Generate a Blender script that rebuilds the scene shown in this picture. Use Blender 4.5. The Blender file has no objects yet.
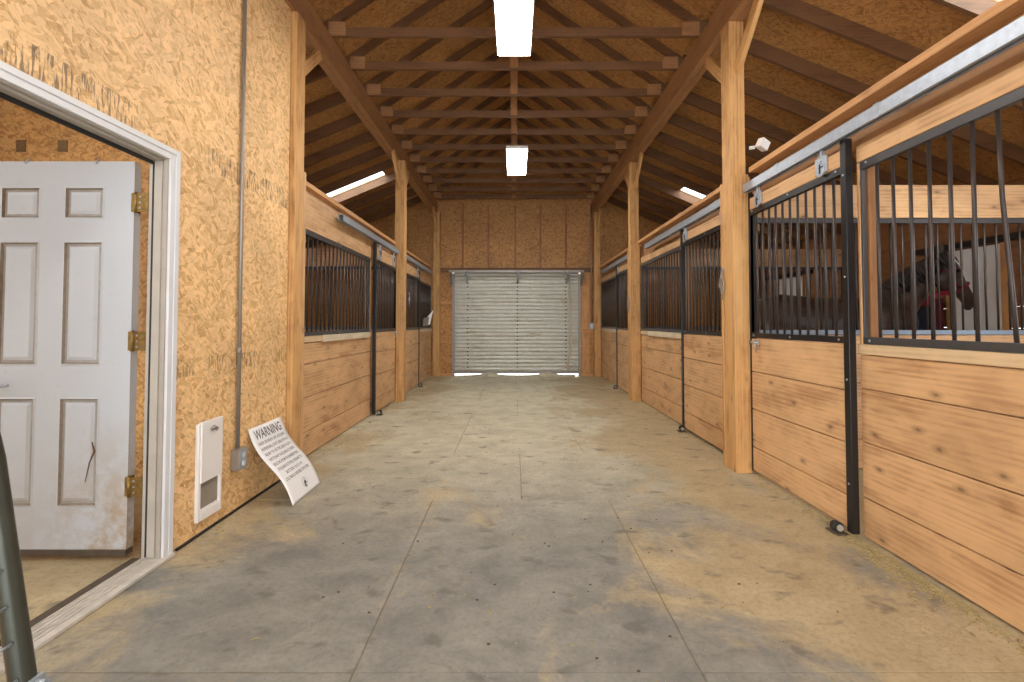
import bpy, bmesh, math, random
from mathutils import Vector, Matrix
random.seed(7)
C = bpy.context.scene.collection
PI = math.pi

# ------------------------------------------------------------------ materials
def mat(name):
    m = bpy.data.materials.new(name); m.use_nodes = True
    nt = m.node_tree; b = nt.nodes['Principled BSDF']
    return m, nt, b
def N(nt, typ, props=None, **ins):
    n = nt.nodes.new(typ)
    for k, v in (props or {}).items(): setattr(n, k, v)
    for k, v in ins.items():
        key = int(k[1:]) if k[0] == '_' and k[1:].isdigit() else k.replace('_', ' ')
        if isinstance(v, bpy.types.NodeSocket): nt.links.new(v, n.inputs[key])
        else: n.inputs[key].default_value = v
    return n
def ramp(nt, fac, stops, interp='LINEAR'):
    n = nt.nodes.new('ShaderNodeValToRGB'); n.color_ramp.interpolation = interp
    el = n.color_ramp.elements
    while len(el) < len(stops): el.new(0.5)
    for e, (p, c) in zip(el, stops):
        e.position = p; e.color = (c, c, c, 1) if isinstance(c, (int, float)) else (*c, 1)
    nt.links.new(fac, n.inputs[0]); return n.outputs[0]
def math_(nt, op, a, b=0.0, clamp=False):
    n = nt.nodes.new('ShaderNodeMath'); n.operation = op; n.use_clamp = clamp
    for i, v in enumerate((a, b)):
        if isinstance(v, bpy.types.NodeSocket): nt.links.new(v, n.inputs[i])
        else: n.inputs[i].default_value = v
    return n.outputs[0]
def mix(nt, fac, a, b, mode='MIX'):
    n = nt.nodes.new('ShaderNodeMix'); n.data_type = 'RGBA'; n.blend_type = mode
    for i, v in ((0, fac), (6, a), (7, b)):
        if isinstance(v, bpy.types.NodeSocket): nt.links.new(v, n.inputs[i])
        elif i == 0: n.inputs[0].default_value = v
        else: n.inputs[i].default_value = (*v, 1)
    return n.outputs[2]
def mapping(nt, vec, scale=(1, 1, 1), rot=0.0, loc=(0, 0, 0)):
    return N(nt, 'ShaderNodeMapping', Vector=vec, Location=loc, Rotation=(0, 0, rot), Scale=scale).outputs[0]
def noise(nt, vec, scale, detail=3.0, rough=0.55, dist=0.0):
    return N(nt, 'ShaderNodeTexNoise', Vector=vec, Scale=scale, Detail=detail, Roughness=rough, Distortion=dist).outputs[0]
def bump(nt, b, h, strength=0.3, dist=0.002):
    n = N(nt, 'ShaderNodeBump', Strength=strength, Distance=dist, Height=h)
    nt.links.new(n.outputs[0], b.inputs['Normal'])
def setp(b, **k):
    for kk, v in k.items(): b.inputs[kk.replace('_', ' ')].default_value = v

def wood(name, light, dark, knots=1.0, rough=0.62, stain=0.0):
    m, nt, b = mat(name)
    uv = N(nt, 'ShaderNodeUVMap').outputs[0]
    isl = N(nt, 'ShaderNodeNewGeometry').outputs['Random Per Island']
    base = noise(nt, mapping(nt, uv, (0.9, 5, 1)), 1.6, 3, 0.5, 0.6)
    grain = noise(nt, mapping(nt, uv, (1.5, 60, 1)), 1.6, 4, 0.65, 0.35)
    rings = N(nt, 'ShaderNodeTexWave', {'bands_direction': 'Y'}, Vector=mapping(nt, uv, (0.55, 6.5, 1)), Scale=1.6, Distortion=7.0, Detail=2.0, Detail_Scale=0.7).outputs[1]
    blot = noise(nt, mapping(nt, uv, (2.2, 5, 1), 0, (5, 3, 0)), 1.5, 4, 0.6, 0.8)
    f = math_(nt, 'ADD', math_(nt, 'MULTIPLY', grain, 0.26), math_(nt, 'ADD', math_(nt, 'MULTIPLY', base, 0.34), math_(nt, 'MULTIPLY', blot, 0.40)))
    f = math_(nt, 'ADD', f, math_(nt, 'MULTIPLY', math_(nt, 'SUBTRACT', rings, 0.5), 0.07))
    col = ramp(nt, f, [(0.34, dark), (0.50, light), (0.66, tuple(min(1, c * 1.15) for c in light))])
    # knots
    kv = N(nt, 'ShaderNodeTexVoronoi', {'voronoi_dimensions': '2D'}, Vector=mapping(nt, uv, (2.6, 5.6, 1)), Scale=1.0)
    kd = math_(nt, 'ADD', kv.outputs['Distance'], math_(nt, 'MULTIPLY', noise(nt, uv, 40, 2), 0.05))
    on = math_(nt, 'GREATER_THAN', N(nt, 'ShaderNodeSeparateColor', Color=kv.outputs['Color']).outputs[0], 0.62)
    k = math_(nt, 'MULTIPLY', ramp(nt, kd, [(0.050, 1.0), (0.085, 0.45), (0.17, 0.0)]), on)
    k = math_(nt, 'MULTIPLY', k, knots * 0.75)
    col = mix(nt, k, col, tuple(c * 0.30 for c in dark))
    tint = ramp(nt, isl, [(0.0, (0.86, 0.80, 0.76)), (0.5, (1, 1, 1)), (1.0, (1.10, 1.04, 0.94))])
    col = mix(nt, 1.0, col, tint, 'MULTIPLY')
    if stain:
        pos = N(nt, 'ShaderNodeNewGeometry').outputs['Position']
        s = ramp(nt, noise(nt, mapping(nt, pos, (1, 1, 1.3)), 1.7, 4, 0.6), [(0.5, 0.0), (0.72, stain)])
        col = mix(nt, s, col, tuple(c * 0.5 for c in dark))
    nt.links.new(col, b.inputs['Base Color']); setp(b, Roughness=rough)
    bump(nt, b, grain, 0.25, 0.0015)
    return m

def osb(name, pale, mid, dark, stamps=False):
    m, nt, b = mat(name)
    uv = N(nt, 'ShaderNodeUVMap').outputs[0]
    wob = N(nt, 'ShaderNodeTexNoise', Vector=uv, Scale=9.0, Detail=2.0).outputs[1]
    v2 = N(nt, 'ShaderNodeVectorMath', {'operation': 'MULTIPLY_ADD'}, _0=wob, _1=(0.035, 0.035, 0), _2=uv).outputs[0]
    layers = []
    for i, (ang, sx, sy) in enumerate(((0.45, 13, 46), (-0.35, 12, 42), (1.15, 15, 50), (2.25, 14, 48))):
        vo = N(nt, 'ShaderNodeTexVoronoi', Vector=mapping(nt, v2, (sx, sy, 1), 0, (i * 3.7, i * 1.9, 0)), Scale=1.0)
        # rotate first, then stretch
        rot = mapping(nt, v2, (1, 1, 1), ang)
        nt.links.new(mapping(nt, rot, (sx, sy, 1), 0, (i * 3.7, i * 1.9, 0)), vo.inputs['Vector'])
        layers.append(N(nt, 'ShaderNodeSeparateColor', Color=vo.outputs['Color']).outputs[0])
    sel = N(nt, 'ShaderNodeSeparateColor', Color=N(nt, 'ShaderNodeTexVoronoi', Vector=mapping(nt, v2, (19, 28, 1), 0.3), Scale=1.0).outputs['Color'])
    def mf(f, a, c):
        n = N(nt, 'ShaderNodeMix', {'data_type': 'FLOAT'}); nt.links.new(f, n.inputs[0]); nt.links.new(a, n.inputs[2]); nt.links.new(c, n.inputs[3]); return n.outputs[0]
    s1 = math_(nt, 'GREATER_THAN', sel.outputs[0], 0.5); s2 = math_(nt, 'GREATER_THAN', sel.outputs[1], 0.5)
    val = mf(s1, mf(s2, layers[0], layers[1]), mf(s2, layers[2], layers[3]))
    fine = noise(nt, mapping(nt, mapping(nt, v2, (1, 1, 1), 0.6), (30, 90, 1)), 1.6, 4, 0.7)
    val = math_(nt, 'ADD', math_(nt, 'MULTIPLY', val, 0.58), math_(nt, 'MULTIPLY', fine, 0.62))
    val = math_(nt, 'SUBTRACT', val, 0.09)
    col = ramp(nt, val, [(0.12, dark), (0.27, mid), (0.55, pale), (0.95, tuple(min(1, c * 1.18) for c in pale))])
    crack = ramp(nt, noise(nt, mapping(nt, mapping(nt, v2, (1, 1, 1), 0.75), (16, 75, 1)), 1.0, 2, 0.6), [(0.34, 0.6), (0.42, 0.0)])
    col = mix(nt, crack, col, dark)
    big = ramp(nt, noise(nt, uv, 1.3, 3), [(0.35, 0.86), (0.65, 1.06)])
    col = mix(nt, 1.0, col, big, 'MULTIPLY')
    if stamps:
        sp = N(nt, 'ShaderNodeSeparateXYZ', Vector=uv)
        strokes = noise(nt, mapping(nt, uv, (75, 9, 1)), 1.0, 2, 0.7)
        st = ramp(nt, strokes, [(0.50, 0.0), (0.60, 1.0)])
        tot = None
        for z0, z1, sc in ((2.15, 2.29, 1.0), (0.93, 1.03, 2.3)):
            band = math_(nt, 'MULTIPLY', math_(nt, 'GREATER_THAN', sp.outputs[1], z0), math_(nt, 'LESS_THAN', sp.outputs[1], z1))
            gap = ramp(nt, noise(nt, mapping(nt, uv, (1.6, 0.01, 1), 0, (z0 * 3, 0, 0)), sc, 1), [(0.42, 0.0), (0.5, 1.0)])
            band = math_(nt, 'MULTIPLY', band, gap)
            tot = band if tot is None else math_(nt, 'ADD', tot, band)
        col = mix(nt, math_(nt, 'MULTIPLY', math_(nt, 'MULTIPLY', st, tot), 0.72), col, (0.05, 0.03, 0.02))
    nt.links.new(col, b.inputs['Base Color']); setp(b, Roughness=0.6)
    bump(nt, b, val, 0.2, 0.0015)
    return m

def metal(name, col, rough=0.4, metallic=0.8, var=0.15, scale=25):
    m, nt, b = mat(name)
    pos = N(nt, 'ShaderNodeNewGeometry').outputs['Position']
    n = noise(nt, pos, scale, 3)
    c = mix(nt, n, tuple(x * (1 - var) for x in col), tuple(min(1, x * (1 + var)) for x in col))
    nt.links.new(c, b.inputs['Base Color']); setp(b, Roughness=rough, Metallic=metallic)
    return m
def plain(name, col, rough=0.6, var=0.08, scale=12, metallic=0.0):
    return metal(name, col, rough, metallic, var, scale)

M = {}
M['board'] = wood('board_wood', (0.63, 0.395, 0.205), (0.37, 0.19, 0.085), 1.0, stain=0.3)
M['plate'] = wood('plate_wood', (0.60, 0.33, 0.14), (0.40, 0.19, 0.07), 0.4)
M['post'] = wood('post_wood', (0.60, 0.345, 0.135), (0.33, 0.155, 0.048), 0.5)
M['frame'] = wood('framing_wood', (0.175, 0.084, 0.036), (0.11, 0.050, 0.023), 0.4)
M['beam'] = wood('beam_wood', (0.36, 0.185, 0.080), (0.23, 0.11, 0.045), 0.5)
M['sill'] = wood('sill_wood', (0.62, 0.47, 0.29), (0.42, 0.29, 0.16), 0.2)
M['palesill'] = wood('pale_sill_wood', (0.66, 0.58, 0.44), (0.50, 0.42, 0.30), 0.1)
M['dark'] = wood('stall_wood', (0.33, 0.15, 0.062), (0.18, 0.075, 0.03), 0.6)
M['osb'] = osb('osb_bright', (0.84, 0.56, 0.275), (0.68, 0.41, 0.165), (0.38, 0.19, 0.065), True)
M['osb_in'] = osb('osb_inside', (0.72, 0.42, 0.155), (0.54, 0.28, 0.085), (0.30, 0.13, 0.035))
M['osb_back'] = osb('osb_back', (0.56, 0.29, 0.10), (0.40, 0.185, 0.055), (0.19, 0.075, 0.025))  # browner copy of the strand board, dimmer light put into its colour
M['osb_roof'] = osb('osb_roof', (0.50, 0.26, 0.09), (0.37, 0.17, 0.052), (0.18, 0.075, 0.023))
M['galv'] = metal('galvanized', (0.40, 0.45, 0.52), 0.42, 0.5, 0.25, 30)
M['conduit'] = metal('conduit_metal', (0.32, 0.29, 0.26), 0.45, 0.5)
M['black'] = metal('black_steel', (0.018, 0.017, 0.018), 0.35, 0.3)
M['bar'] = metal('bar_steel', (0.058, 0.048, 0.046), 0.38, 0.4)
M['railtop'] = metal('grey_rail', (0.085, 0.085, 0.09), 0.4, 0.4)
M['brass'] = metal('brass', (0.30, 0.19, 0.06), 0.4, 0.75, 0.7, 60)
M['white'] = plain('white_paint', (0.68, 0.69, 0.71), 0.45, 0.05)
M['bluerail'] = metal('blue_grey_rail', (0.20, 0.25, 0.32), 0.5, 0.3)
M['daylitwhite'] = plain('daylit_white_paint', (0.88, 0.89, 0.90), 0.5, 0.03)  # paler copy of the white paint, daylight put into its colour
M['jamb'] = plain('grey_jamb', (0.42, 0.38, 0.325), 0.5, 0.15)
M['threshold'] = plain('worn_threshold', (0.52, 0.48, 0.42), 0.45, 0.3, 20)
M['rubber'] = plain('black_rubber', (0.02, 0.018, 0.016), 0.7)
M['plastic'] = plain('white_plastic', (0.82, 0.80, 0.78), 0.4, 0.04)
M['flap'] = plain('grey_flap', (0.30, 0.26, 0.21), 0.25, 0.15)
M['paper'] = plain('sign_white', (0.86, 0.87, 0.88), 0.4, 0.02)
M['ink'] = plain('sign_ink', (0.10, 0.10, 0.11), 0.5, 0.1)
M['greytube'] = metal('green_grey_tube', (0.06, 0.065, 0.052), 0.35, 0.5, 0.25, 14)
M['red'] = plain('crimson_webbing', (0.25, 0.010, 0.025), 0.7)
M['navy'] = plain('navy_cloth', (0.015, 0.018, 0.045), 0.85, 0.2)
M['maroon'] = plain('maroon_cloth', (0.13, 0.008, 0.02), 0.85, 0.2)
M['mane'] = plain('mane_black', (0.035, 0.03, 0.028), 0.7, 0.4, 40)
M['eye'] = plain('eye_black', (0.01, 0.008, 0.006), 0.1)
M['fixture'] = plain('fixture_white', (0.8, 0.8, 0.8), 0.4)
M['plate_metal'] = metal('stained_plate', (0.26, 0.17, 0.08), 0.5, 0.4, 0.5, 60)
M['straw'] = plain('straw_bits', (0.34, 0.27, 0.12), 0.8, 0.5, 30)
M['joint'] = plain('joint_dirt', (0.20, 0.16, 0.10), 0.9, 0.4, 30)
M['mud'] = plain('dark_mud', (0.08, 0.06, 0.04), 0.9, 0.4, 30)

def horse_mat():
    m, nt, b = mat('bay_coat')
    pos = N(nt, 'ShaderNodeNewGeometry').outputs['Position']
    n = noise(nt, pos, 3.2, 4, 0.6)
    f = noise(nt, mapping(nt, pos, (60, 60, 20)), 1, 2)
    c = ramp(nt, n, [(0.35, (0.045, 0.030, 0.024)), (0.55, (0.085, 0.058, 0.045)), (0.7, (0.15, 0.125, 0.105))])
    c = mix(nt, math_(nt, 'MULTIPLY', f, 0.3), c, (0.02, 0.012, 0.01))
    nt.links.new(c, b.inputs['Base Color']); setp(b, Roughness=0.42)
    return m
M['horse'] = horse_mat()

def door_mat():
    m, nt, b = mat('dirty_white_door')
    pos = N(nt, 'ShaderNodeNewGeometry').outputs['Position']
    sp = N(nt, 'ShaderNodeSeparateXYZ', Vector=pos)
    n = noise(nt, pos, 9, 5, 0.65)
    low = ramp(nt, sp.outputs[2], [(0.05, 1.0), (0.75, 0.0)])
    right = ramp(nt, math_(nt, 'ADD', sp.outputs[0], 3.0), [(0.55, 0.2), (0.9, 1.0)])
    dirt = ramp(nt, n, [(0.38, 0.0), (0.60, 1.0)])
    f = math_(nt, 'MULTIPLY', math_(nt, 'MULTIPLY', math_(nt, 'MULTIPLY', low, 1.4), right), dirt, True)
    fine = math_(nt, 'MULTIPLY', ramp(nt, noise(nt, pos, 22, 4), [(0.58, 0.0), (0.75, 1.0)]), 0.18)
    c = mix(nt, fine, (0.50, 0.53, 0.56), (0.38, 0.32, 0.25))
    c = mix(nt, math_(nt, 'MULTIPLY', f, 0.8), c, (0.36, 0.26, 0.15))
    nt.links.new(c, b.inputs['Base Color']); setp(b, Roughness=0.42)
    return m
M['door'] = door_mat()

def floor_mat(name, sandy=False):
    m, nt, b = mat(name)
    pos = N(nt, 'ShaderNodeNewGeometry').outputs['Position']
    sp = N(nt, 'ShaderNodeSeparateXYZ', Vector=pos)
    big = noise(nt, mapping(nt, pos, (1.0, 0.75, 1), 0, (1.7, 0.3, 0)), 1.15, 8, 0.70, 0.5)
    med = ramp(nt, noise(nt, mapping(nt, pos, (1, 1.2, 1)), 3.0, 9, 0.74, 0.3), [(0.24, 0.0), (0.74, 1.0)])
    fine = noise(nt, pos, 42, 4, 0.7)
    grey = mix(nt, med, (0.115, 0.115, 0.108), (0.31, 0.30, 0.262))
    tan = mix(nt, med, (0.36, 0.275, 0.14), (0.56, 0.45, 0.27))
    pale = mix(nt, med, (0.42, 0.395, 0.285), (0.78, 0.74, 0.56))
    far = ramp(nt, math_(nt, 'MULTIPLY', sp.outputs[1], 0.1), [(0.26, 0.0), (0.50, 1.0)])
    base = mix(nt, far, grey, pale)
    side = math_(nt, 'MULTIPLY', ramp(nt, math_(nt, 'ABSOLUTE', math_(nt, 'MULTIPLY', math_(nt, 'SUBTRACT', sp.outputs[0], -0.35), 0.5)), [(0.30, 0.0), (1.0, 1.0)]), 0.24)
    tf = ramp(nt, math_(nt, 'ADD', big, side), [(0.57, 0.0), (0.68, 0.85)])
    if sandy: tf = ramp(nt, big, [(0.2, 0.8), (0.6, 1.0)])
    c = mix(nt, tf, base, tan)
    spots = ramp(nt, noise(nt, mapping(nt, pos, (1, 1.5, 1), 0, (3.1, 0.4, 0)), 5.2, 3, 0.55, 0.3), [(0.60, 0.0), (0.70, 0.6)])
    c = mix(nt, spots, c, (0.095, 0.09, 0.075))
    c = mix(nt, ramp(nt, fine, [(0.3, 0.35), (0.52, 0.0)]), c, (0.10, 0.09, 0.07))
    c = mix(nt, ramp(nt, noise(nt, pos, 70, 2), [(0.70, 0.0), (0.76, 0.5)]), c, (0.55, 0.49, 0.36))
    nt.links.new(c, b.inputs['Base Color'])
    setp(b, Roughness=0.62)
    bump(nt, b, math_(nt, 'ADD', fine, math_(nt, 'MULTIPLY', med, 1.5)), 0.35, 0.006)
    return m
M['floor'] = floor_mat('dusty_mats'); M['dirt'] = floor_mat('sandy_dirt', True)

def rollup_mat():
    m, nt, b = mat('weathered_galvanized_curtain')
    pos = N(nt, 'ShaderNodeNewGeometry').outputs['Position']
    n = noise(nt, mapping(nt, pos, (1.1, 1, 4.5)), 1.7, 5, 0.65)
    c = mix(nt, noise(nt, pos, 14, 3), (0.50, 0.51, 0.46), (0.72, 0.72, 0.66))
    r = ramp(nt, n, [(0.52, 0.0), (0.72, 0.65)])
    c = mix(nt, r, c, (0.34, 0.24, 0.13))
    nt.links.new(c, b.inputs['Base Color']); setp(b, Roughness=0.45, Metallic=0.25)
    return m
M['curtain'] = rollup_mat()

def emit(name, col, s):
    m, nt, b = mat(name)
    setp(b, Emission_Color=(*col, 1), Emission_Strength=s, Base_Color=(0.9, 0.9, 0.9, 1)); return m
LAMP = 52.0
M['lamp'] = emit('lamp_diffuser', (1.0, 0.96, 0.90), LAMP)
def translucent():
    m, nt, b = mat('skylight_panel')
    t = N(nt, 'ShaderNodeBsdfTranslucent', Color=(0.95, 0.95, 0.92, 1))
    d = N(nt, 'ShaderNodeBsdfTransparent', Color=(0.9, 0.92, 0.92, 1))
    mx = N(nt, 'ShaderNodeMixShader', Fac=0.75)
    nt.links.new(t.outputs[0], mx.inputs[1]); nt.links.new(d.outputs[0], mx.inputs[2])
    nt.links.new(mx.outputs[0], nt.nodes['Material Output'].inputs[0]); return m
M['skylight'] = translucent()

# ------------------------------------------------------------------ mesh helpers
def NB():
    bm = bmesh.new(); bm.loops.layers.uv.new('UVMap'); return bm
def uvface(bm, f, ax, off, u_axis=None):
    uv = bm.loops.layers.uv.active
    n = f.normal
    k = max(range(3), key=lambda i: abs(n[i]))
    axes = [i for i in range(3) if i != k]
    if u_axis is not None and u_axis in axes:
        axes.remove(u_axis); axes = [u_axis] + axes
    elif u_axis is None:
        if k == 2: axes = [0, 1]
        elif k == 0: axes = [1, 2]
        else: axes = [0, 2]
    for l in f.loops: l[uv].uv = (l.vert.co[axes[0]] + off[0], l.vert.co[axes[1]] + off[1])
def box(bm, x0, x1, y0, y1, z0, z1, grain=True):
    """axis-aligned box; grain=True runs u along the longest side with a random shift, False keeps world metres"""
    vs = [bm.verts.new((x, y, z)) for x in (x0, x1) for y in (y0, y1) for z in (z0, z1)]
    q = [(0, 1, 3, 2), (4, 6, 7, 5), (0, 4, 5, 1), (2, 3, 7, 6), (0, 2, 6, 4), (1, 5, 7, 3)]
    d = (abs(x1 - x0), abs(y1 - y0), abs(z1 - z0)); ua = d.index(max(d)) if grain else None
    off = (random.uniform(0, 40), random.uniform(0, 40)) if grain else (0, 0)
    fs = []
    for a in q:
        f = bm.faces.new([vs[i] for i in a]); f.normal_update(); fs.append(f)
        uvface(bm, f, None, off, ua)
    return vs
def prism(bm, pts, axis, a0, a1, grain=None):
    """polygon pts (2-D) extruded along axis 0/1/2 from a0 to a1; pts in the two other axes in order"""
    def P(p, a):
        if axis == 0: return (a, p[0], p[1])
        if axis == 1: return (p[0], a, p[1])
        return (p[0], p[1], a)
    A = [bm.verts.new(P(p, a0)) for p in pts]; B = [bm.verts.new(P(p, a1)) for p in pts]
    fs = [bm.faces.new(A[::-1]), bm.faces.new(B)]
    n = len(pts)
    for i in range(n): fs.append(bm.faces.new((A[i], A[(i + 1) % n], B[(i + 1) % n], B[i])))
    off = (random.uniform(0, 40), random.uniform(0, 40)) if grain is not None else (0, 0)
    for f in fs: f.normal_update(); uvface(bm, f, None, off, grain)
    return A + B
def plank(bm, p0, p1, w, h, up=(0, 0, 1)):
    """board from p0 to p1, w across, h along up; u runs along it"""
    p0, p1 = Vector(p0), Vector(p1); d = (p1 - p0); L = d.length; d.normalize()
    s = d.cross(Vector(up)).normalized(); u = s.cross(d).normalized()
    uv = bm.loops.layers.uv.active; o = (random.uniform(0, 40), random.uniform(0, 40))
    loc = [(a, b, c) for a in (0, L) for b in (-w / 2, w / 2) for c in (-h / 2, h / 2)]
    vs = [bm.verts.new(p0 + d * a + s * b + u * c) for a, b, c in loc]
    for q in [(0, 1, 3, 2), (4, 6, 7, 5), (0, 4, 5, 1), (2, 3, 7, 6), (0, 2, 6, 4), (1, 5, 7, 3)]:
        f = bm.faces.new([vs[i] for i in q])
        for l, i in zip(f.loops, q): l[uv].uv = (loc[i][0] + o[0], loc[i][1] + loc[i][2] + o[1])
def tube(bm, pts, r, seg=10, caps=True, flat=None):
    pts = [Vector(p) for p in pts]; rs = r if isinstance(r, (list, tuple)) else [r] * len(pts)
    rings = []; prev = None
    for i, p in enumerate(pts):
        d = (pts[min(i + 1, len(pts) - 1)] - pts[max(i - 1, 0)]).normalized()
        if prev is None: a = d.orthogonal().normalized()
        else: a = (prev - d * prev.dot(d)).normalized()
        prev = a; b = d.cross(a)
        rings.append([bm.verts.new(p + (a * math.cos(t) + b * math.sin(t)) * rs[i]) for t in [2 * PI * k / seg for k in range(seg)]])
    for A, B in zip(rings, rings[1:]):
        for k in range(seg):
            f = bm.faces.new((A[k], A[(k + 1) % seg], B[(k + 1) % seg], B[k])); f.smooth = True
    if caps:
        bm.faces.new(rings[0][::-1]); bm.faces.new(rings[-1])
def cyl(bm, c, axis, r, h, seg=16):
    c = Vector(c); d = Vector([(1, 0, 0), (0, 1, 0), (0, 0, 1)][axis]) * h / 2
    tube(bm, [c - d, c + d], r, seg)
def ball(bm, c, r, sc=(1, 1, 1), rot=None, nu=14, nv=9):
    c = Vector(c)
    def P(a, b):
        v = Vector((math.sin(b) * math.cos(a) * r * sc[0], math.sin(b) * math.sin(a) * r * sc[1], math.cos(b) * r * sc[2]))
        return bm.verts.new(c + (rot @ v if rot else v))
    top = P(0, 0); bot = P(0, PI)
    rings = [[P(2 * PI * i / nu, PI * j / nv) for i in range(nu)] for j in range(1, nv)]
    F_ = []
    for i in range(nu):
        k = (i + 1) % nu
        F_.append(bm.faces.new((top, rings[0][i], rings[0][k]))); F_.append(bm.faces.new((bot, rings[-1][k], rings[-1][i])))
        for A, Bq in zip(rings, rings[1:]): F_.append(bm.faces.new((A[i], Bq[i], Bq[k], A[k])))
    for f in F_: f.smooth = True

LOC = {}
def link(name, me, m, parent=None):
    o = bpy.data.objects.new(name, me); C.objects.link(o)
    if m is not None and not me.materials: me.materials.append(m)
    if parent is not None:
        o.parent = parent
        o.matrix_parent_inverse = Matrix.Translation(-LOC.get(parent.name, Vector((0, 0, 0))))
    return o
def obj(name, bm, m, parent=None, bevel=0.0, label=None):
    bmesh.ops.recalc_face_normals(bm, faces=bm.faces[:])
    me = bpy.data.meshes.new(name); bm.to_mesh(me); bm.free()
    o = link(name, me, m, parent)
    if bevel:
        b = o.modifiers.new('edge', 'BEVEL'); b.width = bevel; b.segments = 2; b.limit_method = 'ANGLE'
    if label: o['label'] = label
    return o
def B(*a, **k):
    bm = NB(); box(bm, *a, **k); return bm
def thing(name, label, cat, loc, group=None):
    o = bpy.data.objects.new(name, None); C.objects.link(o); o.location = loc
    o.empty_display_size = 0.1
    LOC[o.name] = Vector(loc)
    o['label'] = label; o['category'] = cat
    if group: o['group'] = group
    return o
def tag(o, label, cat, group=None, kind=None):
    me = o.data
    if me and me.vertices:
        xs = [v.co for v in me.vertices]
        c = Vector(((min(v.x for v in xs) + max(v.x for v in xs)) / 2, (min(v.y for v in xs) + max(v.y for v in xs)) / 2, min(v.z for v in xs)))
        me.transform(Matrix.Translation(-c)); o.location = c
    o['label'] = label; o['category'] = cat
    if group: o['group'] = group
    if kind: o['kind'] = kind
    return o
def struct(name, bm, m, label=None, bevel=0):
    o = obj(name, bm, m, None, bevel); o['kind'] = 'structure'
    if label: o['label'] = label
    return o
ORD = ['first', 'second', 'third', 'fourth', 'fifth', 'sixth', 'seventh', 'eighth', 'ninth', 'tenth', 'eleventh', 'twelfth', 'thirteenth', 'fourteenth', 'fifteenth', 'sixteenth', 'seventeenth', 'eighteenth']

# ------------------------------------------------------------------ main measures (metres)
XR, XL = 2.00, -1.90          # faces of the fixed stall fronts
RW, LW = 5.40, -5.40          # outer side walls
YF, YB = 11.12, -2.2          # far wall / open end behind the viewpoint
SP = 0.61
YT = [4.62 + SP * n for n in range(-5, 11)]
ZB0, ZB1 = 3.80, 4.055         # aisle beams
SH, CP = 0.415, 0.70           # shed and centre pitches
def shed_z(x): return 4.21 - SH * (abs(x) - 1.94)
def cen_z(x): return 4.25 + CP * (1.80 - abs(x))
def roof_z(x): return cen_z(x) if abs(x) <= 1.86 else shed_z(x)

# ------------------------------------------------------------------ floor
bm = NB()
rows = [(-2.2, -0.12, 'b'), (-0.12, 1.71, 'a'), (1.71, 3.54, 'a'), (3.54, 4.75, 'b'), (4.75, 6.68, 'a'), (6.68, 8.0, 'b'), (8.0, 9.85, 'a'), (9.85, 11.12, 'b')]
rows[2] = (1.71, 3.35, 'a'); rows[3] = (3.35, 4.51, 'b'); rows[4] = (4.51, 6.44, 'a'); rows[5] = (6.44, 7.72, 'b'); rows[6] = (7.72, 9.67, 'a'); rows[7] = (9.67, 11.12, 'b')
for y0, y1, k in rows:
    xs = [-1.96, -0.565, 0.66, 2.06] if k == 'a' else [-1.96, 0.055, 2.06]
    for a, c in zip(xs, xs[1:]):
        j = random.uniform(-0.008, 0.008)
        vs = box(bm, a + 0.002, c - 0.002, y0 + 0.002 + j * 0.3, y1 - 0.002, -0.03, 0.0 + random.uniform(-0.0015, 0.0015))
fl = struct('floor', bm, M['floor'], 'grey rubber mats dusted with sand laid end to end down the aisle', bevel=0.004)
bm = NB(); box(bm, -5.6, -1.96, -2.6, 11.4, -0.12, -0.006); box(bm, 2.06, 5.6, -2.6, 11.4, -0.12, -0.006)
struct('floor_base', bm, M['dirt'])
struct('floor_gravel', B(-1.96, 2.06, -2.6, 11.4, -0.12, -0.005), M['joint'])

# ------------------------------------------------------------------ outer shell
w = NB()
box(w, -1.915, -1.83, YB, 1.545, 0.0, ZB0, grain=False)
box(w, -1.915, -1.83, 2.500, 3.83, 0.01, ZB0, grain=False)
box(w, -1.915, -1.83, 1.545, 2.500, 2.105, ZB0, grain=False)
struct('wall_left', w, M['osb'], 'bright strand board wall beside the white door')
w = NB()
def wall_col(bm, xa, xb, z0, y0, y1):
    t = [(xa, z0), (xb, z0), (xb, roof_z(xb)), (xa, roof_z(xa))]
    if (xa < -1.86 < xb) or (xa < 1.86 < xb): raise ValueError
    prism(bm, t, 1, y0, y1)
e = 1e-4
wall_col(w, LW, -1.8601, 0, YF, YF + .1); wall_col(w, -1.86, -1.40, 0, YF, YF + .1)
wall_col(w, -1.40, 0, 2.42, YF, YF + .1); wall_col(w, 0, 1.52, 2.42, YF, YF + .1)
wall_col(w, 1.52, 1.86, 0, YF, YF + .1); wall_col(w, 1.8601, RW, 0, YF, YF + .1)
struct('wall_back', w, M['osb_back'], 'strand board end wall above the roll up door, coloured brown for its dimmer light')
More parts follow.
